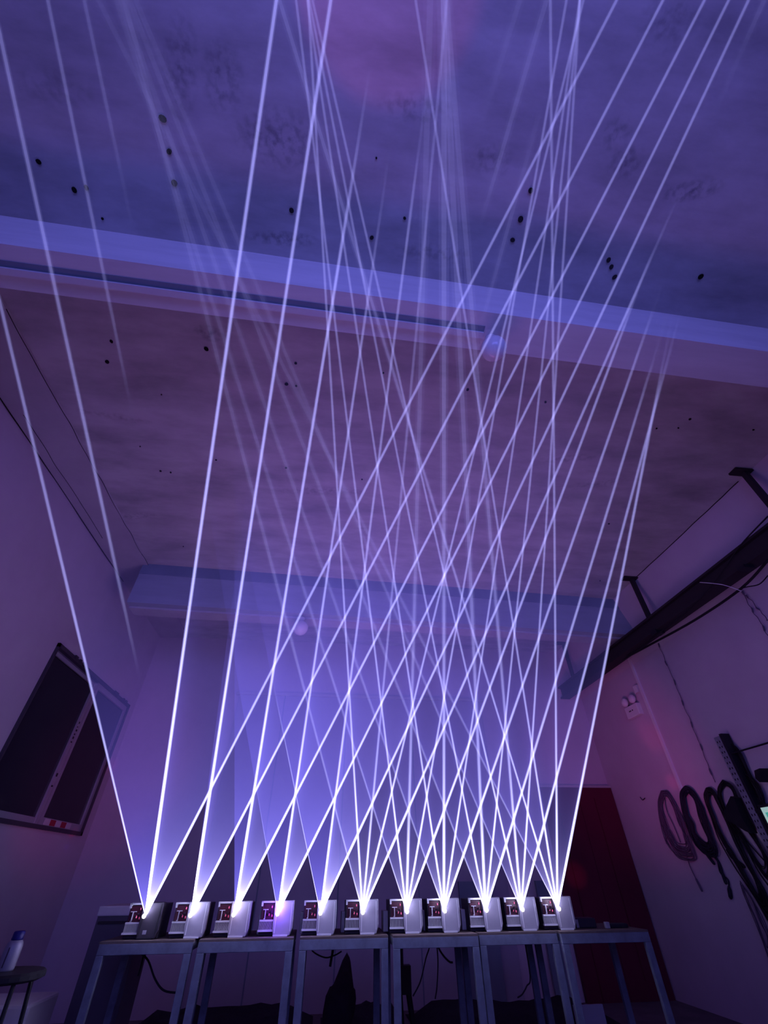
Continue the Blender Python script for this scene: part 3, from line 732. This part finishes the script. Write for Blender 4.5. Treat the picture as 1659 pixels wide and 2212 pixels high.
simple('board_offcut', 'pale board offcut leaning low before the red door', 'board', boxes((q.x - .18, q.x + .17, 7.0, 7.03, 0, q.z + .06)), M['fascia'])
def mound(name, label, x0, x1, y0, y1, h, seed):
    rr = random.Random(seed); bm = bmesh.new(); n, mm = 16, 6; g = []
    for i in range(n + 1):
        row = []
        for j in range(mm + 1):
            e = min(i, n - i, 2) / 2 * min(j, mm - j, 1)
            row.append(bm.verts.new((x0 + (x1 - x0) * i / n, y0 + (y1 - y0) * j / mm, .004 + h * e * rr.uniform(.7, 1.1))))
        g.append(row)
    for i in range(n):
        for j in range(mm): bm.faces.new((g[i][j], g[i + 1][j], g[i + 1][j + 1], g[i][j + 1]))
    return simple(name, label, 'cloth', bm, M['cloth'], smooth=True)
mound('dust_sheet', 'dark crumpled sheet on the floor behind the two left tables', -2.2, .05, 7.6, 8.8, .16, 1)
mound('dust_sheet', 'dark crumpled sheet on the floor behind the third table', .15, 1.2, 7.4, 8.7, .16, 2)
mound('dust_sheet', 'dark crumpled sheet on the floor behind the fourth and fifth tables', 1.3, 3.9, 7.2, 8.7, .15, 3)
# panels leaning behind the fifth table
for x, w, lb, mt in ((2.25, .55, 'dark upright board against the back wall, behind the fifth table', 'fascia_dark'), (3.55, .22, 'narrow dark board against the back wall beside the red door', 'fascia_dark')):
    simple('upright_board', lb, 'board', boxes((x, x + w, YB - .14, YB - .08, 0, 1.35)), M[mt])

# appliance left of the first projector
ap = thing('cabinet', 'low cabinet with pale top left of the black projector', 'cabinet', (-1.95, 6.0, 0))
obj('body', boxes((-.19, .24, 0, .45, 0, 1.155)), M['panel_dark'], ap); obj('top', boxes((-.20, .25, -.02, .46, 1.155, 1.23)), M['trim'], ap, bevel=.01)
obj('shelf', boxes((-.17, .20, -.01, 0, 1.10, 1.12)), M['rail'], ap)

# corner at the lower left: stool, jug, crate
q = at_y(30, 2100, 4.6)
jz = 0.955
stl = thing('stool', 'dark folding stool at the lower left edge', 'stool', (-2.12, 4.6, 0))
bm = bmesh.new(); lathe(bm, [(.20, jz - .05), (.235, jz - .035), (.235, jz - .012), (.22, jz)], 24); obj('seat', bm, M['black'], stl)
for ax, ay in ((-.12, -.12), (.12, -.12), (-.12, .12), (.12, .12)):
    bm = bmesh.new(); tube(bm, [(ax, ay, jz - .05), (ax * 1.8, ay * 1.8, 0)], .014, 8); obj('leg', bm, M['black'], stl)
jg = thing('jug', 'pale plastic jug with blue cap standing on the stool', 'jug', (-2.15, 4.6, jz))
bm = bmesh.new(); lathe(bm, [(.050, 0), (.054, .01), (.054, .12), (.048, .14), (.034, .155)], 20); obj('body', bm, M['cover'], jg, True)
bm = bmesh.new(); lathe(bm, [(.036, .153), (.037, .16), (.036, .195), (.030, .2)], 20); obj('cap', bm, M['blue'], jg, True)
obj('gauge_strip', boxes((-.004, .004, -.056, -.053, .02, .12)), M['darkframe'], jg)
q = at_y(66, 2170, 5.2)
simple('crate', 'dull grey crate on the floor at the lower left corner', 'crate', boxes((q.x - .6, q.x, 5.2, 5.7, 0, q.z)), M['trim'], bevel=.02)
